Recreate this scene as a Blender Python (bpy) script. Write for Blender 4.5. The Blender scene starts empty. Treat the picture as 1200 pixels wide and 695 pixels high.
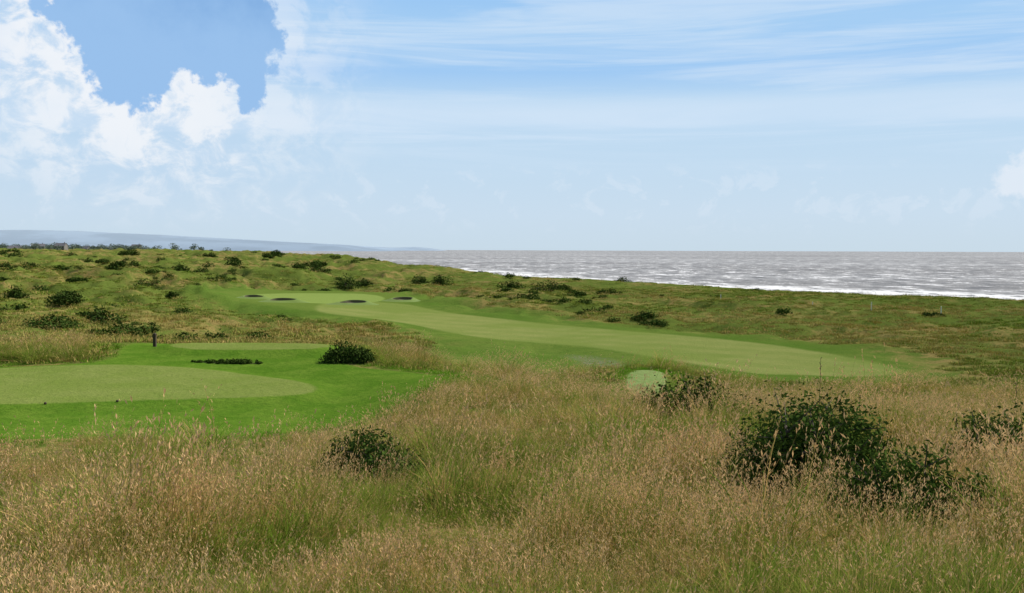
import bpy, math, numpy as np
from mathutils import Vector
rng=np.random.default_rng(7)
scene=bpy.context.scene
F=1167.0
CAMZ=18.0
SUN_EL=math.radians(45); SUN_AZ=math.radians(62)   # azimuth from +Y toward +X

# ---------------------------------------------------------------- noise
def _h(ix,iy,seed):
    n=(ix.astype(np.int64)*374761393+iy.astype(np.int64)*668265263+seed*1442695041)&0xFFFFFFFF
    n=((n^(n>>13))*1274126177)&0xFFFFFFFF
    n=n^(n>>16)
    return (n&0xFFFFFF)/float(0xFFFFFF)
def vn(x,y,seed=0):
    xi=np.floor(x);yi=np.floor(y);fx=x-xi;fy=y-yi
    fx=fx*fx*fx*(fx*(fx*6-15)+10);fy=fy*fy*fy*(fy*(fy*6-15)+10)
    a=_h(xi,yi,seed);b=_h(xi+1,yi,seed);c=_h(xi,yi+1,seed);d=_h(xi+1,yi+1,seed)
    return ((a+(b-a)*fx)*(1-fy)+(c+(d-c)*fx)*fy)*2-1
def fbm(x,y,wl,oct=4,seed=0,gain=0.5):
    t=0;a=1;s=0
    for i in range(oct):
        ang=0.6*i+0.3
        xr=x*math.cos(ang)-y*math.sin(ang)+17.3*i;yr=x*math.sin(ang)+y*math.cos(ang)-9.1*i
        t=t+a*vn(xr/wl,yr/wl,seed+i*11);s+=a;a*=gain;wl*=0.5
    return t/s
def sstep(a,b,x):
    t=np.clip((x-a)/(b-a),0,1);return t*t*(3-2*t)
def poly_sd(x,y,P,margin=14,far=-50.0):
    """signed distance, positive inside; clamped far outside"""
    P=np.array(P,float);n=len(P)
    shp=x.shape;x=x.ravel();y=y.ravel()
    out=np.full(x.shape,far)
    lo=P.min(0)-margin;hi=P.max(0)+margin
    sel=np.nonzero((x>lo[0])&(x<hi[0])&(y>lo[1])&(y<hi[1]))[0]
    if len(sel)==0: return out.reshape(shp)
    X=x[sel];Y=y[sel];d2=np.full(X.shape,1e18);ins=np.zeros(X.shape,bool)
    for i in range(n):
        ax,ay=P[i];bx,by=P[(i+1)%n]
        ex=bx-ax;ey=by-ay
        t=np.clip(((X-ax)*ex+(Y-ay)*ey)/(ex*ex+ey*ey+1e-9),0,1)
        dx=X-(ax+t*ex);dy=Y-(ay+t*ey)
        d2=np.minimum(d2,dx*dx+dy*dy)
        c=((ay>Y)!=(by>Y))
        xx=(bx-ax)*(Y-ay)/((by-ay) if by!=ay else 1e-9)+ax
        ins^=(c&(X<xx))
    d=np.sqrt(d2);out[sel]=np.where(ins,d,-d);return out.reshape(shp)
def smooth_poly(P,it=2):
    P=[tuple(p) for p in P]
    for _ in range(it):
        Q=[]
        for i in range(len(P)):
            a=P[i];b=P[(i+1)%len(P)]
            Q+=[(a[0]*.75+b[0]*.25,a[1]*.75+b[1]*.25),(a[0]*.25+b[0]*.75,a[1]*.25+b[1]*.75)]
        P=Q
    return P
# survey point: bearing given as offset (per 1167) from station line, distance along Y
def W(b,Y): return ((b-600)/F*Y,Y)

FAIR=smooth_poly([W(385,236),W(470,228),W(520,205),W(600,186),W(700,166),W(800,152),W(900,138),W(1000,122),W(1062,110),
      W(1062,105),W(1000,103),W(930,105),W(880,104),W(830,110),W(780,118),W(735,127),W(680,137),W(600,143),W(540,152),W(480,174),W(420,186),W(360,197)])
GREEN=smooth_poly([W(285,250),W(310,264),W(380,268),W(440,260),W(455,240),W(430,226),W(380,222),W(320,226)])
APRON=smooth_poly([W(255,252),W(290,276),W(400,280),W(470,264),W(480,235),W(460,215),W(420,200),W(370,195),W(300,216)])
SEMI=smooth_poly([W(200,250),W(280,300),W(480,290),W(560,225),W(700,180),W(900,150),W(1050,126),W(1110,112),W(1090,98),W(900,96),
      W(760,101),W(640,90),W(560,84),W(510,92),W(500,110),W(520,130),W(430,165),W(330,180),W(270,200)])
MOWN=smooth_poly([W(-250,80),W(0,76),W(130,77),W(140,90),W(165,98),W(300,97),W(390,95),W(405,84),W(400,77),W(500,73),W(535,63),W(470,55.5),W(380,50.5),W(250,47.5),W(0,47),W(-250,47)])
TEE1=smooth_poly([W(-250,74),W(0,74),W(220,74.5),W(330,69),W(378,64.5),W(352,60.5),W(200,58.5),W(0,56.5),W(-250,56)])
TEE2=smooth_poly([W(195,84.5),W(205,91.5),W(300,93),W(385,91),W(388,84.5),W(300,83.5)],1)
TEE3=smooth_poly([W(733,69),W(738,84),W(775,86),W(785,76),W(770,68)],1)
PATH=smooth_poly([W(655,128),W(700,124),W(750,112),W(795,101),W(770,99),W(715,108),W(670,118)])
COAST=[(650,-900),(520,0),(400,100),(270,190),(180,290),(115,360),(56,425),(-8,505),(-50,600),(-95,760),(-215,1050),(-500,1700),(-1080,2900),(-2300,6000),(-3600,9500),(-12000,9500),(-12000,-900)]

# ---------------------------------------------------------------- terrain heights
CP=[(0,0,16.3),(-15,0,15.6),(15,0,15.9),(0,-30,13.5),(-40,-30,12),(40,-30,12),(-40,0,12.5),(40,0,13.5)]
def add(Y,pairs):
    for u,z in pairs:
        x,y=W(u,Y);CP.append((x,y,z))
add(5,[(600,15.2)])
add(8,[(0,14.1),(600,14.2),(1200,14.3)])
add(12,[(0,13.4),(600,13.5),(1200,13.6)])
add(20,[(-200,11.9),(0,12.1),(400,12.3),(800,12.5),(1200,12.5),(1400,12.5)])
add(30,[(-200,10.6),(0,10.6),(300,10.7),(500,11.2),(800,11.6),(1200,11.5)])
add(40,[(-200,9.3),(0,9.3),(300,9.4),(450,10.1),(600,10.9),(800,10.7),(1000,10.6),(1200,10.6),(1400,10.6)])
add(50,[(-250,8.8),(0,8.8),(350,8.8),(450,9.2),(550,10.4),(650,10.2),(800,9.3),(1000,9.0),(1200,9.0)])
add(60,[(-250,8.8),(0,8.8),(300,8.8),(430,8.9),(520,10.0),(650,9.0),(755,8.0),(800,7.9),(1000,7.4),(1200,7.4)])
add(74,[(-200,8.8),(0,8.8),(300,8.8),(430,8.9),(550,8.7),(650,8.0),(755,8.1),(900,6.3),(1200,6.3)])
add(84,[(755,7.9)])
add(90,[(-200,9.6),(100,9.3),(200,9.05),(300,9.0),(385,9.0),(470,8.3),(560,6.9),(660,6.2)])
add(106,[(-150,9.6),(0,9.3),(200,8.2),(400,7.0),(550,5.8),(700,5.2),(900,5),(1100,5),(1300,5.3)])
add(140,[(-150,9.2),(0,8.6),(200,7.5),(330,6.2),(500,5.1),(700,5),(900,5.1),(1100,5.3),(1300,5.5)])
add(190,[(-150,9.6),(0,9),(200,7.5),(350,6),(500,5),(700,5.0),(900,5.0),(1200,4.8)])
add(250,[(-150,11),(0,10),(200,8.5),(280,6.5),(370,6.3),(450,6.2),(530,6),(700,5.4),(900,4.9)])
add(330,[(-100,12.5),(50,11),(200,10),(370,7.6),(500,7.4)])
add(450,[(0,13),(150,12.6),(280,11.5)])
add(700,[(-100,15),(50,14.5),(180,14)])
add(1500,[(-200,16),(-50,15.8)]);add(3000,[(-200,15),(50,14)]);add(5500,[(-200,15),(50,14)])
for u,Y,z in [(1200,245,4.3),(1050,265,4.5),(900,290,4.9),(750,320,5.7),(650,345,6.4),(550,380,7.7),(450,430,9.4),(370,470,10.8),(300,600,13),(200,900,14.5),(100,1500,15.5)]:
    add(Y,[(u,z)])
CP=np.array(CP)
def cc(x,y):
    s=np.maximum(y+40,8.0);return 2.2*x/s,np.log(s)
cx,cy=cc(CP[:,0],CP[:,1])
C2=0.06**2
A=np.sqrt((cx[:,None]-cx)**2+(cy[:,None]-cy)**2+C2)
n=len(CP);B=np.zeros((n+3,n+3));B[:n,:n]=-A+np.eye(n)*0.002;B[:n,n]=1;B[:n,n+1]=cx;B[:n,n+2]=cy;B[n:,:n]=B[:n,n:].T
wgt=np.linalg.solve(B,np.concatenate([CP[:,2],[0,0,0]]))
def height(x,y,masks=None):
    x=np.asarray(x,float);y=np.asarray(y,float)
    a,b=cc(x,y)
    z=wgt[n]+wgt[n+1]*a+wgt[n+2]*b
    for i in range(n): z=z-wgt[i]*np.sqrt((a-cx[i])**2+(b-cy[i])**2+C2)
    if masks is None: masks=get_masks(x,y)
    near=masks['mow']
    flat=1-sstep(-11,1.0,near)
    left=sstep(40,-90,x)*sstep(90,260,y)
    cs=masks['coast']
    calm=0.45+0.55*sstep(20,110,cs)
    amp=0.16+0.95*sstep(85,160,y)*calm+2.5*left
    amp=amp*(0.12+0.88*flat)
    z=z+amp*(fbm(x,y,34,4,3)*1.25-0.15)
    hum=np.abs(fbm(x,y,19,4,31,0.6))
    z=z+flat*(1.4*sstep(95,160,y)*calm+1.7*left)*(0.19-hum)*2.4
    z=z+flat*0.34*sstep(90,70,y)*sstep(3,10,y)*(fbm(x,y,5.5,3,41))*1.3
    z=z+0.45*sstep(-2.2,0.2,masks['tee2'])
    z=z+0.30*sstep(-2.2,0.2,masks['tee1'])
    k=sstep(-40,45,cs+6*fbm(x,y,60,3,77))
    return -5+(z+5)*k
def get_masks(x,y):
    m={}
    m['fair']=poly_sd(x,y,FAIR);m['green']=poly_sd(x,y,GREEN);m['apron']=poly_sd(x,y,APRON);m['semi']=poly_sd(x,y,SEMI)
    m['mown']=poly_sd(x,y,MOWN);m['tee1']=poly_sd(x,y,TEE1);m['tee2']=poly_sd(x,y,TEE2);m['tee3']=poly_sd(x,y,TEE3)
    m['path']=poly_sd(x,y,PATH);m['coast']=poly_sd(x,y,COAST,5000)
    m['mow']=np.maximum.reduce([m['fair'],m['green'],m['apron'],m['mown'],m['tee3']])
    return m
def H1(x,y): return float(height(np.array([x]),np.array([y]))[0])

# ---------------------------------------------------------------- node helpers
class NT:
    def __init__(s,tree): s.t=tree;s.N=tree.nodes;s.L=tree.links
    def node(s,typ,ins=None,**props):
        nd=s.N.new(typ)
        for k,v in props.items(): setattr(nd,k,v)
        if ins:
            for k,v in ins.items():
                sock=nd.inputs[k]
                if isinstance(v,bpy.types.NodeSocket): s.L.new(v,sock)
                elif hasattr(v,'__len__') and len(v)==3 and sock.type=='RGBA': sock.default_value=(*v,1)
                else: sock.default_value=v
        return nd
    def m(s,op,a,b=None,c=None,clamp=False):
        ins={0:a}
        if b is not None: ins[1]=b
        if c is not None: ins[2]=c
        return s.node('ShaderNodeMath',ins,operation=op,use_clamp=clamp).outputs[0]
    def ss(s,a,b,x):
        nd=s.node('ShaderNodeMapRange',{'Value':x,'From Min':a,'From Max':b,'To Min':0.0,'To Max':1.0},interpolation_type='SMOOTHSTEP')
        return nd.outputs[0]
    def mix(s,f,a,b,blend='MIX'):
        nd=s.N.new('ShaderNodeMix');nd.data_type='RGBA';nd.blend_type=blend
        for idx,v in ((0,f),(6,a),(7,b)):
            if isinstance(v,bpy.types.NodeSocket): s.L.new(v,nd.inputs[idx])
            else:
                nd.inputs[idx].default_value=(v if idx==0 else (v[0],v[1],v[2],1))
        return nd.outputs[2]
    def noise(s,vec,scale,detail=4,rough=0.55,dist=0.0,out=0):
        ins={'Scale':scale,'Detail':detail,'Roughness':rough,'Distortion':dist}
        if vec is not None: ins['Vector']=vec
        return s.node('ShaderNodeTexNoise',ins).outputs[out]
    def scale(s,vec,sc):
        return s.node('ShaderNodeVectorMath',{0:vec,1:sc},operation='MULTIPLY').outputs[0]
    def attr(s,name): return s.node('ShaderNodeAttribute',attribute_name=name).outputs['Fac']
def newmat(name):
    m=bpy.data.materials.new(name);m.use_nodes=True
    t=NT(m.node_tree);t.N.clear();return m,t
def lin(r,g,b):
    f=lambda c:(c/12.92 if c<=0.04045 else ((c+0.055)/1.055)**2.4)
    return (f(r),f(g),f(b))

# ---------------------------------------------------------------- mesh helper
def mk_mesh(name,verts,faces,mats=(),link=True,matidx=None,smooth=False):
    me=bpy.data.meshes.new(name)
    me.from_pydata([tuple(v) for v in verts],[],[tuple(f) for f in faces])
    for m in mats: me.materials.append(m)
    if matidx is not None: me.polygons.foreach_set('material_index',np.asarray(matidx,np.int32))
    if smooth: me.polygons.foreach_set('use_smooth',np.ones(len(me.polygons),bool))
    ob=bpy.data.objects.new(name,me)
    if link: scene.collection.objects.link(ob)
    return ob
def grid_mesh(name,X,Y,Z,mat,attrs=None):
    R,Cn=X.shape
    me=bpy.data.meshes.new(name)
    co=np.stack([X,Y,Z],-1).reshape(-1,3).astype(np.float32)
    me.vertices.add(R*Cn);me.vertices.foreach_set('co',co.ravel())
    i=np.arange(R-1)[:,None]*Cn+np.arange(Cn-1)[None,:]
    q=np.stack([i,i+1,i+1+Cn,i+Cn],-1).reshape(-1,4).astype(np.int32)
    nf=len(q)
    me.loops.add(nf*4);me.loops.foreach_set('vertex_index',q.ravel())
    me.polygons.add(nf);me.polygons.foreach_set('loop_start',np.arange(nf,dtype=np.int32)*4)
    me.polygons.foreach_set('use_smooth',np.ones(nf,bool))
    me.update(calc_edges=True)
    if attrs:
        for k,v in attrs.items():
            a=me.attributes.new(k,'FLOAT','POINT');a.data.foreach_set('value',v.ravel().astype(np.float32))
    me.materials.append(mat)
    ob=bpy.data.objects.new(name,me);scene.collection.objects.link(ob);return ob

# ---------------------------------------------------------------- ground material
gm,t=newmat('links_turf')
pos=t.node('ShaderNodeNewGeometry').outputs['Position']
n1=t.noise(pos,0.045,4,0.6);n2=t.noise(pos,0.35,4,0.65);n3=t.noise(pos,3.0,3,0.7)
rough=t.mix(t.ss(0.44,0.60,n1),(0.15,0.20,0.036),(0.33,0.25,0.085))
rough=t.mix(t.ss(0.42,0.62,n2),rough,(0.145,0.185,0.036))
rough=t.mix(t.m('MULTIPLY',t.ss(0.47,0.68,n3),0.7),rough,(0.05,0.075,0.016))
semi=t.mix(t.ss(0.40,0.60,n1),(0.115,0.20,0.028),(0.165,0.23,0.042))
semi=t.mix(t.ss(0.45,0.62,n2),semi,(0.13,0.205,0.034))
semi=t.mix(t.m('MULTIPLY',t.ss(0.45,0.7,n3),0.5),semi,(0.065,0.13,0.019))
edge=t.m('MULTIPLY',t.m('SUBTRACT',n2,0.5),5.0)
c=t.mix(t.ss(-5,5,t.m('ADD',t.attr('semi'),t.m('MULTIPLY',edge,3.0))),rough,semi)
mw=t.mix(t.ss(0.35,0.65,n2),(0.10,0.205,0.018),(0.15,0.25,0.029))
mw=t.mix(t.m('MULTIPLY',t.ss(0.4,0.7,n3),0.5),mw,(0.06,0.14,0.014))
e2=t.m('MULTIPLY',t.m('SUBTRACT',n3,0.5),1.6)
c=t.mix(t.ss(-.3,.3,t.m('ADD',t.attr('mown'),e2)),c,mw)
c=t.mix(t.ss(-2.5,2.5,t.m('ADD',t.attr('apron'),edge)),c,t.mix(n2,(0.135,0.21,0.034),(0.17,0.23,0.045)))
sxy=t.node('ShaderNodeSeparateXYZ',{0:pos}).outputs
stripe=t.ss(-0.3,0.3,t.m('SINE',t.m('ADD',t.m('ADD',t.m('MULTIPLY',sxy[0],0.55),t.m('MULTIPLY',sxy[1],0.75)),t.m('MULTIPLY',n1,3.0))))
fw=t.mix(t.ss(0.3,0.7,n2),(0.27,0.31,0.082),(0.31,0.335,0.10))
fw=t.mix(t.ss(0.44,0.6,n1),fw,(0.23,0.29,0.065))
fw=t.mix(t.m('MULTIPLY',stripe,0.25),fw,(0.19,0.265,0.055))
fw=t.mix(t.m('MULTIPLY',t.ss(0.4,0.7,n3),0.3),fw,(0.16,0.21,0.05))
c=t.mix(t.ss(-.8,.9,t.m('ADD',t.attr('fair'),t.m('MULTIPLY',e2,1.5))),c,fw)
gr=t.mix(n2,(0.25,0.34,0.075),(0.28,0.36,0.09))
c=t.mix(t.ss(-.6,.6,t.attr('green')),c,gr)
tee=t.mix(t.ss(0.3,0.7,n2),(0.20,0.265,0.052),(0.25,0.295,0.075))
tee=t.mix(t.m('MULTIPLY',t.ss(0.42,0.7,t.noise(pos,6,3,0.7)),0.6),tee,(0.135,0.205,0.04))
for k in ('tee1','tee2'):
    c=t.mix(t.ss(-.25,.25,t.m('ADD',t.attr(k),t.m('MULTIPLY',e2,0.5))),c,tee)
c=t.mix(t.ss(-.15,.15,t.m('ADD',t.attr('tee3'),t.m('MULTIPLY',e2,0.3))),c,t.mix(t.ss(0.4,0.65,n3),(0.29,0.37,0.13),(0.22,0.31,0.085)))
c=t.mix(t.m('MULTIPLY',t.ss(-1.,2.,t.m('ADD',t.attr('path'),edge)),t.ss(0.44,0.60,n3)),c,(0.27,0.26,0.17))
c=t.mix(t.ss(2.2,0.8,t.m('ADD',sxy[2],edge)),c,(0.45,0.41,0.34))
bmp=t.node('ShaderNodeBump',{'Strength':0.7,'Distance':0.25,'Height':t.noise(pos,1.8,5,0.75)}).outputs[0]
bs=t.node('ShaderNodeBsdfDiffuse',{'Color':c,'Roughness':0.5,'Normal':bmp})
t.node('ShaderNodeOutputMaterial',{'Surface':bs.outputs[0]})

NR,NC=760,900
s=np.exp(np.linspace(math.log(9),math.log(6000),NR))
a=np.linspace(-1.05,1.05,NC)
X=a[None,:]*s[:,None];Yg=np.repeat((s-40)[:,None],NC,1)
mk=get_masks(X,Yg)
Z=height(X,Yg,mk)
grid_mesh('ground',X,Yg,Z,gm,{k:np.clip(mk[k],-50,50) for k in ('fair','green','apron','semi','mown','tee1','tee2','tee3','path')})

# ---------------------------------------------------------------- sea
sm,t=newmat('sea_water')
pos=t.node('ShaderNodeNewGeometry').outputs['Position']
pa=t.scale(pos,(1.0,0.5,1.0))
w0=t.noise(t.scale(pos,(0.35,1.0,1.0)),0.004,4,0.6)
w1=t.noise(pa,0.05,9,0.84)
w2=t.noise(pa,0.35,4,0.75)
b=t.node('ShaderNodeBump',{'Strength':1.0,'Distance':1.0,'Height':w2}).outputs[0]
bs=t.node('ShaderNodeBsdfPrincipled',{'Base Color':(0.25,0.235,0.22),'Roughness':0.3,'IOR':1.33,'Normal':b}).outputs[0]
dc=t.mix(t.ss(0.36,0.64,w0),(0.235,0.22,0.205),(0.38,0.37,0.36))
dc=t.mix(t.ss(0.49,0.42,w1),dc,(0.11,0.105,0.10))
df=t.node('ShaderNodeBsdfDiffuse',{'Color':dc}).outputs[0]
sh=t.node('ShaderNodeMixShader',{0:0.64,1:bs,2:df}).outputs[0]
glitter_foam=t.ss(0.53,0.59,t.m('ADD',w1,t.m('MULTIPLY',t.m('SUBTRACT',w0,0.5),0.10)))  # sun sparkle painted as white diffuse flecks, together with whitecaps
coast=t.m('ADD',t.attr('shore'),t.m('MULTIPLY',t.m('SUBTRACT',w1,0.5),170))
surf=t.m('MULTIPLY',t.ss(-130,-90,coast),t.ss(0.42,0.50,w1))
glitter_foam=t.m('MAXIMUM',t.m('MULTIPLY',glitter_foam,0.9),t.m('MULTIPLY',surf,0.88))
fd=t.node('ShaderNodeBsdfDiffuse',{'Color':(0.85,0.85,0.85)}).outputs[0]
sh=t.node('ShaderNodeMixShader',{0:glitter_foam,1:sh,2:fd}).outputs[0]
t.node('ShaderNodeOutputMaterial',{'Surface':sh})
rows=np.concatenate([np.linspace(40,290,30,endpoint=False),290*np.exp(np.linspace(0,math.log(1600/290),620,endpoint=False)),1600*np.exp(np.linspace(0,math.log(56),120))])
aa=np.linspace(-1.2,1.2,620)
SX=aa[None,:]*(rows+60)[:,None];SY=np.repeat(rows[:,None],620,1)
damp=sstep(250,350,SY)*sstep(1700,900,SY)
SZ=damp*(0.40*fbm(SX*0.5,SY,11,3,301,0.6)+0.30*np.sin((SY+0.35*SX)/5.5+3*fbm(SX,SY,90,3,12))*fbm(SX*0.7,SY,40,2,88))
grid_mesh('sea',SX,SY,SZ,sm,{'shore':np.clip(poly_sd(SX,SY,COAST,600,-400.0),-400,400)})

# ---------------------------------------------------------------- far hills
def hills(name,pts,Y0,depth,col,seed):
    m,t=newmat(name+'_haze')
    pos=t.node('ShaderNodeNewGeometry').outputs['Position']
    nn=t.noise(pos,0.0015,5,0.6)
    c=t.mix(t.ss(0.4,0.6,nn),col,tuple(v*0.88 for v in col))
    bs=t.node('ShaderNodeBsdfDiffuse',{'Color':c,'Roughness':1.0})
    t.node('ShaderNodeOutputMaterial',{'Surface':bs.outputs[0]})
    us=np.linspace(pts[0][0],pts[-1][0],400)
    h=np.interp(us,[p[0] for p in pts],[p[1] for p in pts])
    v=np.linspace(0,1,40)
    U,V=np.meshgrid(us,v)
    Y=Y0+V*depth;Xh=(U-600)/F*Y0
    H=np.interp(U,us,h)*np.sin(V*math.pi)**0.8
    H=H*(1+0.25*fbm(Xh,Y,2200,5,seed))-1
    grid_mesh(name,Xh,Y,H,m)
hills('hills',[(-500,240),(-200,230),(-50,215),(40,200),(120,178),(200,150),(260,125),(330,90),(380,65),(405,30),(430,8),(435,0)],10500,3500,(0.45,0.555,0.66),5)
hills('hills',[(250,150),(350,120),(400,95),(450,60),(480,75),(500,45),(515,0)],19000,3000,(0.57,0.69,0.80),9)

# ---------------------------------------------------------------- plant materials
def leafmat(name,c1,c2,c3,trans=0.35,ns=0.5,isl=0.3):
    m,t=newmat(name)
    g=t.node('ShaderNodeNewGeometry');pos=g.outputs['Position']
    oi=t.node('ShaderNodeObjectInfo').outputs['Random']
    n1=t.noise(pos,ns,1,0.6)
    c=t.mix(t.ss(0.38,0.62,n1),c1,c2)
    c=t.mix(t.m('MULTIPLY',oi,0.55),c,c3)
    c=t.mix(t.m('MULTIPLY',g.outputs['Random Per Island'],isl),c,tuple(v*0.4 for v in c1))
    sh=t.node('ShaderNodeBsdfDiffuse',{'Color':c}).outputs[0]
    if trans>0:
        tr=t.node('ShaderNodeBsdfTranslucent',{'Color':c}).outputs[0]
        sh=t.node('ShaderNodeMixShader',{0:trans,1:sh,2:tr}).outputs[0]
    t.node('ShaderNodeOutputMaterial',{'Surface':sh});return m
M_green=leafmat('grass_green',(0.18,0.30,0.027),(0.29,0.38,0.05),(0.36,0.37,0.09),0.3,isl=0.6)
M_tan=leafmat('grass_dry',(0.66,0.45,0.15),(0.52,0.40,0.13),(0.72,0.49,0.20),0.3,isl=0.6)
M_seed=leafmat('grass_seed_head',(0.80,0.50,0.24),(0.72,0.47,0.21),(0.84,0.61,0.34),0.3)
M_lush=leafmat('grass_lush',(0.15,0.34,0.02),(0.21,0.40,0.035),(0.23,0.35,0.045),0.3,isl=0.5)
M_rg=leafmat('rough_green',(0.21,0.31,0.038),(0.29,0.35,0.058),(0.32,0.34,0.075),0,0.05,0.55)
M_rt=leafmat('rough_dry',(0.60,0.43,0.15),(0.44,0.36,0.105),(0.64,0.46,0.18),0,0.05,0.55)
M_bush=leafmat('bush_leaf',(0.04,0.072,0.013),(0.065,0.105,0.02),(0.06,0.095,0.022),0,1.5)
M_bush2=leafmat('elder_leaf',(0.04,0.078,0.013),(0.085,0.14,0.026),(0.07,0.115,0.023),0.15,1.6)
M_bark,t=newmat('bark');pos=t.node('ShaderNodeNewGeometry').outputs['Position']
bs=t.node('ShaderNodeBsdfPrincipled',{'Base Color':t.mix(t.noise(pos,30,4),(0.06,0.045,0.03),(0.14,0.11,0.08)),'Roughness':0.9})
t.node('ShaderNodeOutputMaterial',{'Surface':bs.outputs[0]})

# ---------------------------------------------------------------- grass tufts
def tuft(name,nb,R,h0,h1,w,mats,seedn=0,lean=0.35,segs=3,headscale=1.0,drymix=0.0,nh=6):
    r=rng
    V=[];Fc=[];MI=[]
    def blade(bx,by,h,wd,mi,ln,ang,droop):
        o=len(V);dx,dy=math.cos(ang),math.sin(ang)
        tw=r.uniform(-1.2,1.2);px,py=math.cos(ang+1.57+tw),math.sin(ang+1.57+tw)
        for k in range(segs+1):
            f=k/segs
            off=ln*h*(f**1.8);zz=h*f*(1-droop*f*f)
            cxx=bx+dx*off;cyy=by+dy*off
            if k==segs: V.append((cxx,cyy,zz))
            else:
                ww=wd*(1-0.6*f)*0.5
                V.append((cxx-px*ww,cyy-py*ww,zz));V.append((cxx+px*ww,cyy+py*ww,zz))
        for k in range(segs-1):
            a=o+2*k;Fc.append((a,a+1,a+3,a+2));MI.append(mi)
        a=o+2*(segs-1);Fc.append((a,a+1,a+2));MI.append(mi)
    for i in range(nb):
        rr=R*math.sqrt(r.random());an=r.uniform(0,6.283)
        bx,by=rr*math.cos(an),rr*math.sin(an)
        hh=r.uniform(h0,h1)*(1-0.35*rr/R)
        dirn=an+r.normal(0,0.8) if r.random()<0.6 else r.normal(0.2,0.6)
        blade(bx,by,hh,w*r.uniform(0.7,1.3),1 if r.random()<drymix else 0,lean*r.uniform(0.3,1.7),dirn,r.uniform(0.0,0.35))
    for i in range(seedn):
        rr=R*math.sqrt(r.random());an=r.uniform(0,6.283)
        bx,by=rr*math.cos(an),rr*math.sin(an)
        hh=h1*r.uniform(0.9,1.35);ln=lean*r.uniform(0.1,0.8);dirn=r.normal(0.1,0.9)
        blade(bx,by,hh,w*0.6,1 if len(mats)>1 else 0,ln,dirn,0.05)
        for k in range(nh):
            f=1-0.25*r.random()
            off=ln*hh*(f**1.8);zz=hh*f*(1-0.05*f*f)
            c=np.array([bx+math.cos(dirn)*off,by+math.sin(dirn)*off,zz])
            d=np.array([r.normal(0,0.5)+math.cos(dirn)*0.3,r.normal(0,0.5)+math.sin(dirn)*0.3,1.0]);d/=np.linalg.norm(d)
            e=c+d*0.05*headscale*r.uniform(0.6,1.3)
            sd=np.cross(d,[r.normal(),r.normal(),r.normal()]);sd/=np.linalg.norm(sd)+1e-9
            wd=0.0065*headscale
            o=len(V);mid=(c+e)/2
            V.extend([tuple(c),tuple(mid+sd*wd),tuple(e),tuple(mid-sd*wd)]);Fc.append((o,o+1,o+2,o+3));MI.append(len(mats)-1)
    return mk_mesh(name,V,Fc,mats,False,MI)
def scrub(name,n_,seed):
    r=np.random.default_rng(seed)
    d=r.normal(0,1,(n_,3));d[:,2]=np.abs(d[:,2]);d/=np.linalg.norm(d,axis=1)[:,None]
    lob=1+0.35*np.sin(d[:,0]*5+seed)*np.sin(d[:,1]*6)
    Cn=d*((1-0.5*r.random(n_)**2)*lob)[:,None]*np.array([0.9,0.8,0.65])
    up=d+r.normal(0,0.7,(n_,3));up/=np.linalg.norm(up,axis=1)[:,None]
    tt=np.cross(up,r.normal(0,1,(n_,3)));tt/=np.linalg.norm(tt,axis=1)[:,None];bb=np.cross(up,tt);l=(0.10*r.uniform(0.6,1.4,n_))[:,None]
    V=np.stack([Cn-tt*l,Cn+bb*l*.6,Cn+tt*l,Cn-bb*l*.6],1).reshape(-1,3)
    return mk_mesh(name,V.tolist(),(np.arange(n_)[:,None]*4+np.arange(4)).tolist(),[M_bush],False)
col=bpy.data.collections.new('grass_tufts')
protos=[]
def addp(**k):
    o=tuft('grass_tuft_%02d'%len(protos),**k);col.objects.link(o);protos.append(o)
for i in range(3): addp(nb=100,R=0.28,h0=0.4,h1=1.0,w=0.013,mats=[M_green,M_tan,M_seed],seedn=3,lean=0.7,drymix=0.10)
for i in range(3): addp(nb=80,R=0.28,h0=0.4,h1=1.0,w=0.011,mats=[M_tan,M_green,M_seed],seedn=15,lean=0.62,drymix=0.12)
for i in range(2): addp(nb=85,R=0.28,h0=0.35,h1=0.95,w=0.012,mats=[M_green,M_tan,M_seed],seedn=10,lean=0.65,drymix=0.42)
for i in range(2): addp(nb=110,R=0.45,h0=0.12,h1=0.34,w=0.02,mats=[M_lush],seedn=0,lean=0.5,segs=2)
for i in range(3): addp(nb=80,R=1.0,h0=0.18,h1=0.55,w=0.07,mats=[M_rg,M_rt,M_rt],seedn=0,lean=0.6,segs=2,drymix=0.15)
for i in range(3): addp(nb=70,R=1.0,h0=0.18,h1=0.6,w=0.06,mats=[M_rt,M_rg,M_rt],seedn=4,lean=0.6,segs=2,headscale=3,drymix=0.2,nh=3)
for i in range(2):
    o=scrub('grass_tuft_%02d'%len(protos),260,i+2);col.objects.link(o);protos.append(o)

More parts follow.
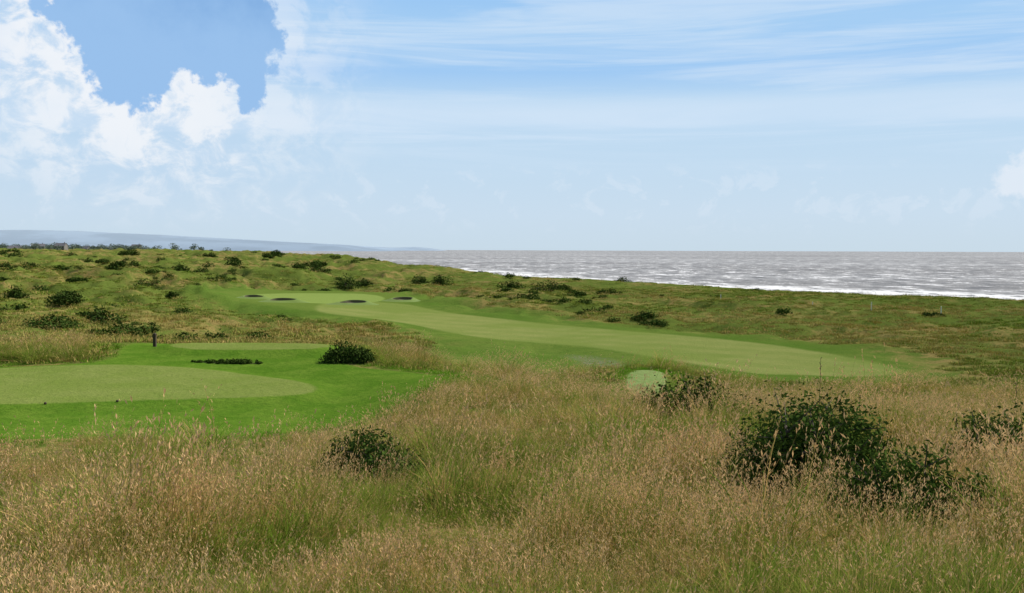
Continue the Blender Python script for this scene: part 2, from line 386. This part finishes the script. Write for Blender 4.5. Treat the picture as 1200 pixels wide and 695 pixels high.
def scatter(name,P,idx,scl,rot,tilt):
    me=bpy.data.meshes.new(name);me.vertices.add(len(P));me.vertices.foreach_set('co',P.astype(np.float32).ravel())
    def at(nm,ty,v,f='value'):
        a=me.attributes.new(nm,ty,'POINT');a.data.foreach_set(f,v)
    at('pidx','INT',idx.astype(np.int32))
    at('pscl','FLOAT_VECTOR',scl.astype(np.float32).ravel(),'vector')
    r=np.stack([tilt[:,0],tilt[:,1],rot],-1)
    at('prot','FLOAT_VECTOR',r.astype(np.float32).ravel(),'vector')
    ob=bpy.data.objects.new(name,me);scene.collection.objects.link(ob)
    ng=bpy.data.node_groups.new(name+'_gn','GeometryNodeTree')
    ng.interface.new_socket('Geometry',in_out='INPUT',socket_type='NodeSocketGeometry')
    ng.interface.new_socket('Geometry',in_out='OUTPUT',socket_type='NodeSocketGeometry')
    N=ng.nodes;L=ng.links
    gi=N.new('NodeGroupInput');go=N.new('NodeGroupOutput')
    ci=N.new('GeometryNodeCollectionInfo');ci.inputs['Collection'].default_value=col
    ci.inputs['Separate Children'].default_value=True;ci.inputs['Reset Children'].default_value=True
    ip=N.new('GeometryNodeInstanceOnPoints');ip.inputs['Pick Instance'].default_value=True
    def na(nm,ty):
        q=N.new('GeometryNodeInputNamedAttribute');q.data_type=ty;q.inputs['Name'].default_value=nm;return q.outputs[0]
    L.new(gi.outputs[0],ip.inputs['Points']);L.new(ci.outputs[0],ip.inputs['Instance'])
    L.new(na('pidx','INT'),ip.inputs['Instance Index'])
    er=N.new('FunctionNodeEulerToRotation');L.new(na('prot','FLOAT_VECTOR'),er.inputs[0])
    L.new(er.outputs[0],ip.inputs['Rotation']);L.new(na('pscl','FLOAT_VECTOR'),ip.inputs['Scale'])
    L.new(ip.outputs[0],go.inputs[0])
    md=ob.modifiers.new('scatter','NODES');md.node_group=ng
    return ob
def pts(nr,y0,y1,amax=0.58,power=1.0,pad=3):
    u=rng.random(nr)
    if power==0: Y=np.sqrt(y0*y0+u*(y1*y1-y0*y0))
    else: Y=np.exp(np.log(y0)+u*(np.log(y1)-np.log(y0)))
    xx=rng.uniform(-1,1,nr)*(amax*Y+pad);return xx,Y
FB=[(955,21,3.8,3.3),(1085,17.5,3.0,1.8),(1185,27,3.4,2.5),(812,42,4.4,2.8),(435,26,3.0,1.85),(405,79,3.8,2.0)]
# foreground tall grass
x1,y1=pts(4800,8,30,power=0);x2,y2=pts(4400,8,90,power=1);x3,y3=pts(7000,28,92,power=0)
x=np.concatenate([x1,x2,x3]);y=np.concatenate([y1,y2,y3])
mk=get_masks(x,y)
keep=(mk['mow']<-0.25)&~((mk['semi']>0)&(y>80))
short=np.ones(len(x))
for j,(bu,bY,bw,bh) in enumerate(FB):
    bx,by=W(bu,bY)
    inx=np.abs(x-bx*(y/by))<bw*0.40
    keep&=~(inx&(y<by+bw*0.3)&(y>by-bw*(0.30 if j==4 else 0.42)))
    short=np.where(inx&(y<=by-bw*0.30)&(y>by-bw*0.45-3.5),0.62 if j!=4 else 0.8,short)
keep&=~((mk['tee3']>-7)&(y<75)&(rng.random(len(x))<0.7))
x=x[keep];y=y[keep];short=short[keep];mk={k:v[keep] for k,v in mk.items()}
z=height(x,y,mk)
patch=fbm(x,y,8,4,91)+0.35*fbm(x,y,2.0,2,17)
patch=patch+0.16*sstep(28,42,y)*sstep(-6,4,x)-0.10*sstep(20,12,y)*sstep(0,-5,x)-0.3*sstep(62,85,y)+0.06
idx=np.where(patch>0.08,3+rng.integers(0,3,len(x)),np.where(patch>-0.04,6+rng.integers(0,2,len(x)),rng.integers(0,3,len(x))))
mixr=rng.random(len(x))<0.12;idx=np.where(mixr,rng.integers(0,8,len(x)),idx)
lush=(mk['mow']>-2.6+1.6*fbm(x,y,4,2,5))
idx=np.where(lush,8+rng.integers(0,2,len(x)),idx)
sc=rng.uniform(0.55,1.15,len(x))*(1+1.2*fbm(x,y,3.5,3,55))
sc=np.where(rng.random(len(x))<0.15,sc*1.4,sc)
sc=np.where(y<14,np.minimum(sc,1.0),sc)*short
sc=np.where(lush,rng.uniform(0.7,1.2,len(x)),sc)
wd=1+0.7*sstep(20,80,y)
S=np.stack([sc*wd,sc*wd,sc],-1)
scatter('tall_grass',np.stack([x,y,z-0.03],-1),idx,S,rng.uniform(-0.9,0.9,len(x))+np.where(rng.random(len(x))<0.35,rng.uniform(0,6.28,len(x)),0),rng.normal(0,0.16,(len(x),2)))
# rough grass mid distance
x1,y1=pts(13000,75,900,power=1,amax=0.56);x2,y2=pts(10000,75,330,power=0,amax=0.56)
x=np.concatenate([x1,x2]);y=np.concatenate([y1,y2]);mk=get_masks(x,y)
keep=(mk['mow']<-1.2)&(mk['coast']>25)&(mk['semi']<-1+4*fbm(x,y,8,2,8))
x=x[keep];y=y[keep];mk={k:v[keep] for k,v in mk.items()}
z=height(x,y,mk)
patch=fbm(x,y,38,4,191)+0.3*fbm(x,y,7,2,117)+0.07*sstep(-20,-60,x)
idx=np.where(patch>0.05,13+rng.integers(0,3,len(x)),10+rng.integers(0,3,len(x)))
mixr=rng.random(len(x))<0.2;idx=np.where(mixr,rng.integers(10,16,len(x)),idx)
sc=rng.uniform(0.6,1.3,len(x))*(1+0.5*fbm(x,y,12,3,66))
scr=(fbm(x,y,26,3,404)+0.12*sstep(0,-80,x)-0.14*sstep(0,40,x)>0.27)&(rng.random(len(x))<0.12)&(y>110)
idx=np.where(scr,16+rng.integers(0,2,len(x)),idx)
sc=np.where(scr,rng.uniform(0.5,1.5,len(x))*(1+y/600),sc)
wd=np.where(scr,1.2,1+0.9*sstep(150,500,y))
scatter('rough_grass',np.stack([x,y,z-0.03],-1),idx,np.stack([sc*wd,sc*wd,sc],-1),rng.uniform(0,6.28,len(x)),rng.normal(0,0.06,(len(x),2)))

# ---------------------------------------------------------------- bushes
def tube(V,Fc,MI,p0,p1,r0,r1,mi,k=5):
    p0=np.array(p0,float);p1=np.array(p1,float);d=p1-p0;d/=np.linalg.norm(d)+1e-9
    a=np.cross(d,[0.3,0.9,0.1]);a/=np.linalg.norm(a);b=np.cross(d,a);o=len(V)
    for p,r in ((p0,r0),(p1,r1)):
        for i in range(k):
            q=2*math.pi*i/k;V.append(tuple(p+r*(a*math.cos(q)+b*math.sin(q))))
    for i in range(k): Fc.append((o+i,o+(i+1)%k,o+k+(i+1)%k,o+k+i));MI.append(mi)
def bush(x,y,w,h,nl,leaf,mat,seed,name='bush',lobes=9,depth=None):
    r=np.random.default_rng(seed);depth=depth or w*0.7
    V=[];Fc=[];MI=[]
    L=[]
    for i in range(lobes):
        an=r.uniform(0,6.283);q=math.sqrt(r.random())*0.8
        cxx=q*math.cos(an)*w/2;cyy=q*math.sin(an)*depth/2
        top=h*(1-0.7*q*q)*r.uniform(0.7,1.0)
        rad=min(r.uniform(0.12,0.26)*min(w,2.2*h),top*0.6)
        L.append((cxx,cyy,top-rad,rad*r.uniform(1,1.4),rad))
        if top-rad>rad*0.8: L.append((cxx*1.1,cyy*1.1,(top-rad)*0.45,rad*1.5,rad*1.0))
    for l in L:
        tube(V,Fc,MI,(l[0]*0.15,l[1]*0.15,-0.1),(l[0],l[1],l[2]),0.02+0.012*h,0.008+0.004*h,1)
        for j in range(3 if h>1 else 1):
            d=r.normal(0,1,3);d[2]=abs(d[2]);d/=np.linalg.norm(d)
            tube(V,Fc,MI,(l[0],l[1],l[2]),np.array(l[:3])+d*np.array([l[3],l[3],l[4]])*1.15,0.01+0.004*h,0.004,1,4)
    vol=np.array([l[3]**2 for l in L]);vol/=vol.sum()
    ch=r.choice(len(L),nl,p=vol);La=np.array(L)
    d=r.normal(0,1,(nl,3));d/=np.linalg.norm(d,axis=1)[:,None]
    bump=1+0.3*np.sin(d[:,0]*7+ch)*np.sin(d[:,1]*6+ch*2)*np.sin(d[:,2]*8)
    rr=(1-0.6*r.random(nl)**1.8)*bump+ (r.random(nl)<0.08)*r.uniform(0,0.35,nl)
    Cn=La[ch,:3]+d*rr[:,None]*La[ch][:,[3,3,4]]
    ok=Cn[:,2]>-0.05;Cn=Cn[ok];d=d[ok];m_=len(Cn)
    up=d*0.6+r.normal(0,0.7,(m_,3))+np.array([0,0,0.35]);up/=np.linalg.norm(up,axis=1)[:,None]
    tt=np.cross(up,r.normal(0,1,(m_,3)));tt/=np.linalg.norm(tt,axis=1)[:,None];bb=np.cross(up,tt)
    ls=leaf*r.uniform(0.6,1.4,m_)
    a0=Cn-tt*ls[:,None];a1=Cn+bb*ls[:,None]*0.5;a2=Cn+tt*ls[:,None];a3=Cn-bb*ls[:,None]*0.5
    o=len(V);V=np.concatenate([np.array(V),np.stack([a0,a1,a2,a3],1).reshape(-1,3)])
    q=(o+np.arange(m_)[:,None]*4+np.arange(4)[None,:]).tolist()
    Fc=Fc+q;MI=MI+[0]*m_
    ob=mk_mesh(name,V.tolist(),Fc,[mat,M_bark],True,MI)
    ob.location=(x,y,H1(x,y)-0.05);return ob
def B(u,Y,w,h,nl=1500,leaf=0.16,mat=None,seed=1,**k):
    x,y=W(u,Y);return bush(x,y,w,h,nl,leaf,mat or M_bush,seed,**k)
fbp=[(27000,0.055,M_bush2,24),(17000,0.055,M_bush2,18),(16000,0.06,M_bush2,15),(12000,0.08,M_bush,16),(12000,0.06,M_bush2,14),(6000,0.10,M_bush,10)]
for i,((u,Y,w,h),(nl,lf,mt,lb)) in enumerate(zip(FB,fbp)): B(u,Y,w,h,nl,lf,mt,11+i,lobes=lb)
B(265,78.5,8.0,0.5,4000,0.08,M_bush,17,lobes=26,depth=1.2)
k=20
for (u,Y,w,h) in [(75,168,6.4,2.9),(20,186,4.6,3.4),(168,232,6.5,3.6),(202,226,3.6,2.2),(65,310,11,3.6),(35,400,14,4),(100,400,9,3.4),
    (120,330,5,2),(270,400,8,3.6),(325,340,5,3),(345,400,12,4),(366,440,12,4.5),(410,300,10,5.2),(490,335,6,4.4),(515,322,7,4.6),(600,312,10,4.2),
    (642,290,11,5.6),(715,300,9,2.4),(1095,200,5,1.6),(660,300,5,3),(20,480,18,4.5),(150,520,12,4),(243,600,14,4),(185,620,10,4),(320,560,14,4),(110,620,18,4.5),(300,700,14,3.5),(425,310,6,3.4),
    (90,250,5,2.4),(230,330,5,2.6),(140,280,4,2),(0,260,6,3),(385,420,8,3.4)]:
    k+=1;B(u,Y,w,h,1500,0.24 if Y<350 else 0.34,M_bush,k)
r0=np.random.default_rng(5)
for i in range(60):
    k+=1;Y=math.exp(r0.uniform(math.log(130),math.log(700)));u=r0.uniform(-80,400)
    x_,y_=W(u,Y)
    if float(get_masks(np.array([x_]),np.array([y_]))['mow'][0])>-4 or (u>130 and Y<290): continue
    w=r0.uniform(1.8,5.5)*(1+Y/400);B(u,Y,w,w*r0.uniform(0.35,0.5),600,0.2+Y/2500,M_bush,k,lobes=6)

# distant belt of trees (one mass)
def treeline():
    r=np.random.default_rng(3);V=[];Fc=[];MI=[]
    C_=[]
    for i in range(420):
        Y=r.uniform(1050,1900);u=r.uniform(-160,175) if r.random()<0.8 else r.uniform(100,290)
        x,y=W(u,Y);C_.append((x,y,r.uniform(4,9.5)))
    C_=np.array(C_);mk_=get_masks(C_[:,0],C_[:,1]);zz=height(C_[:,0],C_[:,1],mk_)
    for (x,y,h),z0,cst in zip(C_,zz,mk_['coast']):
        if cst<60: continue
        tube(V,Fc,MI,(x,y,z0-0.3),(x,y,z0+h*0.6),0.3,0.12,1,4)
        for j in range(90):
            d=r.normal(0,1,3);d/=np.linalg.norm(d);q=r.random()**0.4
            c=np.array([x,y,z0+h*0.58])+d*q*np.array([h*0.62,h*0.62,h*0.42])
            a=r.normal(0,1,3);a/=np.linalg.norm(a);b_=np.cross(a,r.normal(0,1,3));b_/=np.linalg.norm(b_)
            o=len(V);sz=0.75;V.extend([tuple(c-a*sz),tuple(c+b_*sz*0.6),tuple(c+a*sz),tuple(c-b_*sz*0.6)]);Fc.append((o,o+1,o+2,o+3));MI.append(0)
    M=leafmat('distant_tree_leaf',(0.15,0.19,0.15),(0.17,0.21,0.16),(0.18,0.22,0.18),0,0.01)
    mk_mesh('tree_line',V,Fc,[M,M_bark],True,MI)
treeline()

# ---------------------------------------------------------------- bunkers
M_sand,t=newmat('bunker_sand');pos=t.node('ShaderNodeNewGeometry').outputs['Position']
bs=t.node('ShaderNodeBsdfPrincipled',{'Base Color':t.mix(t.noise(pos,2,5),(0.28,0.24,0.17),(0.36,0.31,0.22)),'Roughness':0.95})
t.node('ShaderNodeOutputMaterial',{'Surface':bs.outputs[0]})
M_face,t=newmat('revetted_turf');pos=t.node('ShaderNodeNewGeometry').outputs['Position']
wv=t.node('ShaderNodeTexWave',{'Vector':pos,'Scale':3.0,'Distortion':1.5},bands_direction='Z').outputs['Fac']
bs=t.node('ShaderNodeBsdfPrincipled',{'Base Color':t.mix(wv,(0.07,0.075,0.035),(0.12,0.11,0.06)),'Roughness':1})
t.node('ShaderNodeOutputMaterial',{'Surface':bs.outputs[0]})
M_lip,t=newmat('bunker_lip_turf');pos=t.node('ShaderNodeNewGeometry').outputs['Position']
bs=t.node('ShaderNodeBsdfPrincipled',{'Base Color':t.mix(t.noise(pos,0.8,5),(0.135,0.21,0.034),(0.17,0.23,0.045)),'Roughness':1})
t.node('ShaderNodeOutputMaterial',{'Surface':bs.outputs[0]})
def bunker(u,Y,w,d,h,seed):
    r=np.random.default_rng(seed);x0,y0=W(u,Y);K=48;V=[];Fc=[];MI=[]
    ph=r.uniform(0,6,3)
    zb=H1(x0,y0-d*0.4)
    rings=[]
    for fr in (0.0,0.6,0.92,1.0,1.12,1.6,2.3):
        ring=[]
        for i in range(K):
            an=2*math.pi*i/K;wob=1+0.13*math.sin(2*an+ph[0])+0.09*math.sin(3*an+ph[1])
            x=math.cos(an)*w/2*wob*fr;y=math.sin(an)*d/2*wob*fr
            back=0.5+0.5*math.sin(an);back=back**1.2
            lip=zb+0.35+h*back
            g=H1(x+x0,y+y0)
            if fr<=0.6: z=zb+0.08
            elif fr==0.92: z=zb+0.14+0.25*h*back
            elif fr==1.0: z=lip-0.03
            elif fr==1.12: z=lip+0.03
            elif fr==1.6: z=g*0.6+lip*0.4
            else: z=g-0.15
            ring.append(len(V));V.append((x+x0,y+y0,z))
        rings.append(ring)
    for a in range(len(rings)-1):
        for i in range(K):
            j=(i+1)%K;Fc.append((rings[a][i],rings[a][j],rings[a+1][j],rings[a+1][i]))
            MI.append(0 if a<2 else (1 if a==2 else 2))
    mk_mesh('bunker',V,Fc,[M_sand,M_face,M_lip],True,MI)
for i,(u,Y,w,d,h) in enumerate([(330,224,5.2,3.0,0.5),(414,222,6.0,3.0,0.55),(472,235,5.2,3.0,0.6),(296,234,4.5,2.8,0.45)]):
    bunker(u,Y,w,d,h,i+3)

# ---------------------------------------------------------------- posts, tee furniture
M_wood,t=newmat('weathered_wood');pos=t.node('ShaderNodeNewGeometry').outputs['Position']
bs=t.node('ShaderNodeBsdfPrincipled',{'Base Color':t.mix(t.noise(t.scale(pos,(20,20,3)),3,5),(0.035,0.022,0.014),(0.09,0.06,0.04)),'Roughness':0.85})
t.node('ShaderNodeOutputMaterial',{'Surface':bs.outputs[0]})
M_white,t=newmat('white_paint');pos=t.node('ShaderNodeNewGeometry').outputs['Position']
bs=t.node('ShaderNodeBsdfPrincipled',{'Base Color':t.mix(t.noise(pos,12,4),(0.62,0.62,0.58),(0.8,0.8,0.77)),'Roughness':0.6})
t.node('ShaderNodeOutputMaterial',{'Surface':bs.outputs[0]})
M_wall,t=newmat('rendered_wall');pos=t.node('ShaderNodeNewGeometry').outputs['Position']
bs=t.node('ShaderNodeBsdfDiffuse',{'Color':t.mix(t.noise(pos,0.8,4),(0.20,0.19,0.18),(0.28,0.26,0.24))})
t.node('ShaderNodeOutputMaterial',{'Surface':bs.outputs[0]})
def prism(V,Fc,cx_,cy_,z0,z1,hx,hy,taper=1.0,cap=0.0):
    o=len(V)
    for z,k_ in ((z0,1.0),(z1,taper)):
        for sx,sy in ((-1,-1),(1,-1),(1,1),(-1,1)): V.append((cx_+sx*hx*k_,cy_+sy*hy*k_,z))
    V.append((cx_,cy_,z1+cap))
    Fc+= [(o,o+1,o+5,o+4),(o+1,o+2,o+6,o+5),(o+2,o+3,o+7,o+6),(o+3,o,o+4,o+7),(o+3,o+2,o+1,o)]
    Fc+= [(o+4,o+5,o+8),(o+5,o+6,o+8),(o+6,o+7,o+8),(o+7,o+4,o+8)]
def post(name,u,Y,h,wd,mat,board=False):
    x,y=W(u,Y);V=[];Fc=[]
    prism(V,Fc,0,0,-0.2,h,wd/2,wd/2,0.92,wd*0.3)
    if board: prism(V,Fc,0,-wd*0.58,h*0.72,h*0.95,wd*0.6,wd*0.06,1.0,0.0)
    ob=mk_mesh(name,V,Fc,[mat]);ob.location=(x,y,H1(x,y))
post('wooden_post',180,91,1.2,0.26,M_wood,True)
for u,Y in [(845,262),(953,235),(1104,205),(1022,215)]: post('marker_post',u,Y,1.6,0.16,M_white)
def tee_marker(u,Y,mat):
    x,y=W(u,Y);V=[];Fc=[]
    K=12;prof=[(0.0,0.0),(0.07,0.0),(0.08,0.04),(0.07,0.09),(0.04,0.12),(0,0.13)]
    for r_,zz in prof:
        for i in range(K): V.append((r_*math.cos(6.283*i/K),r_*math.sin(6.283*i/K),zz))
    for a_ in range(len(prof)-1):
        for i in range(K): Fc.append((a_*K+i,a_*K+(i+1)%K,(a_+1)*K+(i+1)%K,(a_+1)*K+i))
    ob=mk_mesh('tee_marker',V,Fc,[mat],smooth=True);ob.location=(x,y,H1(x,y))
tee_marker(50,56.8,M_wood);tee_marker(135,57.6,M_wood)

def weed(u,Y,h,seed):
    r=np.random.default_rng(seed);x,y=W(u,Y);V=[];Fc=[];MI=[]
    p=np.array([0,0,-0.1]);tip=np.array([r.normal(0,0.05),0,h])
    tube(V,Fc,MI,p,tip,0.012,0.006,0,5)
    for j in range(7):
        f=r.uniform(0.55,1);c=p+(tip-p)*f;d=np.array([r.normal(0,0.7),r.normal(0,0.7),1.4]);d/=np.linalg.norm(d)
        e=c+d*h*0.10*(1.3-f);tube(V,Fc,MI,c,e,0.004,0.002,0,4)
        for q in range(3):
            cc_=e+r.normal(0,0.012,3);o=len(V)
            V.extend([tuple(cc_+np.array([0.01,0,0])),tuple(cc_+np.array([0,0,0.02])),tuple(cc_-np.array([0.01,0,0])),tuple(cc_-np.array([0,0,0.02]))]);Fc.append((o,o+1,o+2,o+3));MI.append(0)
    ob=mk_mesh('weed_stalk',V,Fc,[M_bark],True,MI);ob.location=(x,y,H1(x,y))
weed(963,36,2.9,1);weed(1010,33,1.9,2);weed(1192,34,2.6,3)

# ---------------------------------------------------------------- distant houses
M_roof,t=newmat('slate_roof');t.node('ShaderNodeOutputMaterial',{'Surface':t.node('ShaderNodeBsdfPrincipled',{'Base Color':t.mix(t.noise(t.node('ShaderNodeNewGeometry').outputs['Position'],1,3),(0.15,0.15,0.17),(0.22,0.2,0.2)),'Roughness':0.8}).outputs[0]})
M_glass,t=newmat('window_glass');t.node('ShaderNodeOutputMaterial',{'Surface':t.node('ShaderNodeBsdfPrincipled',{'Base Color':(0.03,0.04,0.05,1),'Roughness':0.1}).outputs[0]})
def house(u,Y,w,d,h,rot):
    x,y=W(u,Y);z=H1(x,y)
    e=bpy.data.objects.new('house',None);scene.collection.objects.link(e);e.location=(x,y,z);e.rotation_euler=(0,0,rot)
    def part(nm,V,Fc,m):
        o=mk_mesh(nm,V,Fc,[m]);o.parent=e
    V=[(-w/2,-d/2,-1),(w/2,-d/2,-1),(w/2,d/2,-1),(-w/2,d/2,-1),(-w/2,-d/2,h),(w/2,-d/2,h),(w/2,d/2,h),(-w/2,d/2,h),(-w/2,0,h+d*0.4),(w/2,0,h+d*0.4)]
    part('walls',V,[(0,1,5,4),(2,3,7,6),(1,2,6,9,5),(3,0,4,8,7)],M_wall)
    k=0.4;rh=h+d*0.4
    V=[(-w/2-k,-d/2-k,h-k*0.8+0.05),(w/2+k,-d/2-k,h-k*0.8+0.05),(w/2+k,0,rh+0.05),(-w/2-k,0,rh+0.05),(-w/2-k,d/2+k,h-k*0.8+0.05),(w/2+k,d/2+k,h-k*0.8+0.05)]
    part('roof',V,[(0,1,2,3),(3,2,5,4)],M_roof)
    V=[];Fc=[];prism(V,Fc,w*0.35,0,rh-0.5,rh+1.2,0.4,0.4);part('chimney',V,Fc,M_roof)
    V=[];Fc=[]
    for i in (-0.32,0.0,0.32):
        for zz in (0.8,3.4):
            if zz+1.2<h:
                o=len(V);V+=[(i*w-0.6,-d/2-0.02,zz),(i*w+0.6,-d/2-0.02,zz),(i*w+0.6,-d/2-0.02,zz+1.2),(i*w-0.6,-d/2-0.02,zz+1.2)];Fc.append((o,o+1,o+2,o+3))
    part('windows',V,Fc,M_glass)
for i,(u,Y) in enumerate([(18,1180),(45,1300),(72,1150),(100,1350),(128,1250),(160,1400)]):
    house(u,Y,r0.uniform(10,16),8,r0.uniform(4.5,6),r0.uniform(-0.4,0.4))

# ---------------------------------------------------------------- sky / world
w=bpy.data.worlds.new('World');scene.world=w;w.use_nodes=True
t=NT(w.node_tree);t.N.clear()
sky=t.node('ShaderNodeTexSky',sky_type='NISHITA',sun_disc=False,sun_elevation=SUN_EL,sun_rotation=SUN_AZ,air_density=1.0,dust_density=1.0,ozone_density=1.5)
g=t.node('ShaderNodeTexCoord').outputs['Generated']
sx=t.node('ShaderNodeSeparateXYZ',{0:g}).outputs
D=180/math.pi
az=t.m('MULTIPLY',t.m('ARCTAN2',sx[0],sx[1]),D)
hyp=t.m('SQRT',t.m('ADD',t.m('MULTIPLY',sx[0],sx[0]),t.m('MULTIPLY',sx[1],sx[1])))
el=t.m('MULTIPLY',t.m('ARCTAN2',sx[2],hyp),D)
cv=t.node('ShaderNodeCombineXYZ',{0:az,1:el,2:0.0}).outputs[0]
def K(r_,g_,b_): 
    c=lin(r_,g_,b_);return tuple(v*10 for v in c)   # background strength 0.1
ramp=t.node('ShaderNodeValToRGB',{0:t.m('DIVIDE',el,20.0,clamp=True)})
cr=ramp.color_ramp
st=[(0.0,(0.79,0.865,0.92)),(0.10,(0.79,0.87,0.94)),(0.30,(0.755,0.86,0.95)),(0.42,(0.73,0.85,0.955)),(0.50,(0.63,0.795,0.96)),(0.62,(0.65,0.81,0.96)),(0.75,(0.58,0.77,0.96)),(1.0,(0.50,0.70,0.93))]
while len(cr.elements)<len(st): cr.elements.new(0.5)
for e,(p,c_) in zip(cr.elements,st): e.position=p;e.color=(*lin(*c_),1)
base=t.node('ShaderNodeVectorMath',{0:ramp.outputs[0],1:(10,10,10)},operation='MULTIPLY').outputs[0]
base=t.mix(t.m('ADD',0.04,t.m('MULTIPLY',t.ss(16.0,40.0,el),0.96)),base,sky.outputs[0])
st1=t.noise(t.scale(cv,(0.035,0.6,1)),1.0,5,0.65,0.6)
ci=t.m('MULTIPLY',t.ss(0.42,0.66,st1),t.ss(3.5,7.0,el))
base=t.mix(t.m('MULTIPLY',ci,0.62),base,K(0.83,0.90,0.97))
bel=t.m('ADD',el,t.m('MULTIPLY',t.m('SUBTRACT',st1,0.5),3))
bnd=t.m('MULTIPLY',t.ss(6.0,7.3,bel),t.ss(8.9,7.9,bel))
base=t.mix(t.m('MULTIPLY',bnd,0.6),base,K(0.82,0.895,0.97))
cl=t.noise(t.scale(cv,(0.5,0.62,1)),1.0,6,0.62,0.4)
low=t.m('MULTIPLY',t.ss(0.53,0.62,cl),t.m('MULTIPLY',t.ss(0.5,2.5,el),t.ss(5.2,4.0,el)))
base=t.mix(t.m('MULTIPLY',low,0.25),base,K(0.89,0.93,0.975))
def dist(ca,ce,r_,sa=1.0,dx=None,dy=None):
    a_=t.m('DIVIDE',t.m('SUBTRACT',dx if dx is not None else az,ca),sa)
    b_=t.m('SUBTRACT',dy if dy is not None else el,ce)
    return t.m('SUBTRACT',t.m('SQRT',t.m('ADD',t.m('MULTIPLY',a_,a_),t.m('MULTIPLY',b_,b_))),r_)
wn=t.noise(cv,0.48,6,0.60,0.0,out=1)
ws=t.node('ShaderNodeSeparateColor',{0:wn}).outputs
wx=t.m('ADD',az,t.m('MULTIPLY',t.m('SUBTRACT',ws[0],0.5),5.0))
wy=t.m('ADD',el,t.m('MULTIPLY',t.m('SUBTRACT',ws[1],0.5),5.0))
rc=dist(27.5,4.0,1.3,1.3,wx,wy)
base=t.mix(t.m('MULTIPLY',t.ss(0.2,-0.5,rc),0.6),base,K(0.93,0.95,0.98))
hs=[(-19.0,14.0,5.6),(-22.4,12.0,3.0),(-20.4,9.5,2.2),(-15.6,11.1,2.4),(-14.9,9.3,1.8)]
hd=None
for (ca,ce,r_) in hs:
    d_=dist(ca,ce,r_,1.0,wx,wy);hd=d_ if hd is None else t.m('SMOOTH_MIN',hd,d_,0.4)
for (ca,ce,r_) in [(-17.3,8.2,1.4),(-19.0,7.2,1.0),(-25.4,9.3,2.0)]:
    hd=t.m('MAXIMUM',hd,t.m('MULTIPLY',dist(ca,ce,r_,1.0,wx,wy),-1))
fade=t.m('MULTIPLY',t.ss(9.5,0.0,hd),t.ss(0.5,5.0,el))
right=t.m('MAXIMUM',t.ss(-10.0,-18.0,az),t.m('MULTIPLY',t.ss(-4,-13,az),0.45))
puff=t.ss(0.38,0.60,t.m('ADD',cl,t.m('MULTIPLY',t.ss(1.8,0.0,hd),0.12)))
wcol=t.mix(puff,K(0.75,0.845,0.94),K(0.94,0.957,0.98))
base=t.mix(t.m('MULTIPLY',t.m('MULTIPLY',fade,right),t.m('ADD',0.6,t.m('MULTIPLY',puff,0.38))),base,wcol)
hole=t.mix(t.ss(8.0,14.5,t.m('ADD',wy,t.m('MULTIPLY',wx,0.15))),K(0.60,0.755,0.925),K(0.47,0.655,0.865))
base=t.mix(t.m('MULTIPLY',t.ss(0.15,-0.35,hd),t.ss(40,25,el)),base,hole)
base=t.mix(t.ss(60,110,t.m('ABSOLUTE',az)),base,sky.outputs[0])
bg=t.node('ShaderNodeBackground',{'Color':base,'Strength':0.1})
t.node('ShaderNodeOutputWorld',{'Surface':bg.outputs[0]})
w.cycles.sampling_method='MANUAL';w.cycles.sample_map_resolution=512

# ---------------------------------------------------------------- sun
sd=bpy.data.lights.new('sun','SUN');sd.energy=5.0;sd.angle=math.radians(0.5);sd.color=(1,0.94,0.83)
so=bpy.data.objects.new('sun',sd);scene.collection.objects.link(so)
dv=Vector((math.sin(SUN_AZ)*math.cos(SUN_EL),math.cos(SUN_AZ)*math.cos(SUN_EL),math.sin(SUN_EL)))
so.rotation_euler=dv.to_track_quat('Z','Y').to_euler();so.location=(0,0,60)

# ---------------------------------------------------------------- camera
cd=bpy.data.cameras.new('camera');cd.lens=35;cd.sensor_width=36;cd.clip_start=0.1;cd.clip_end=150000
co=bpy.data.objects.new('camera',cd);scene.collection.objects.link(co);co.location=(0,0,CAMZ)
from mathutils import Euler,Matrix
R=Euler((math.radians(90-2.67),0,0)).to_matrix()@Matrix.Rotation(math.radians(0.2),3,'Z')
co.rotation_euler=R.to_euler();scene.camera=co
scene.view_settings.view_transform='Standard';scene.view_settings.look='None';scene.view_settings.exposure=0
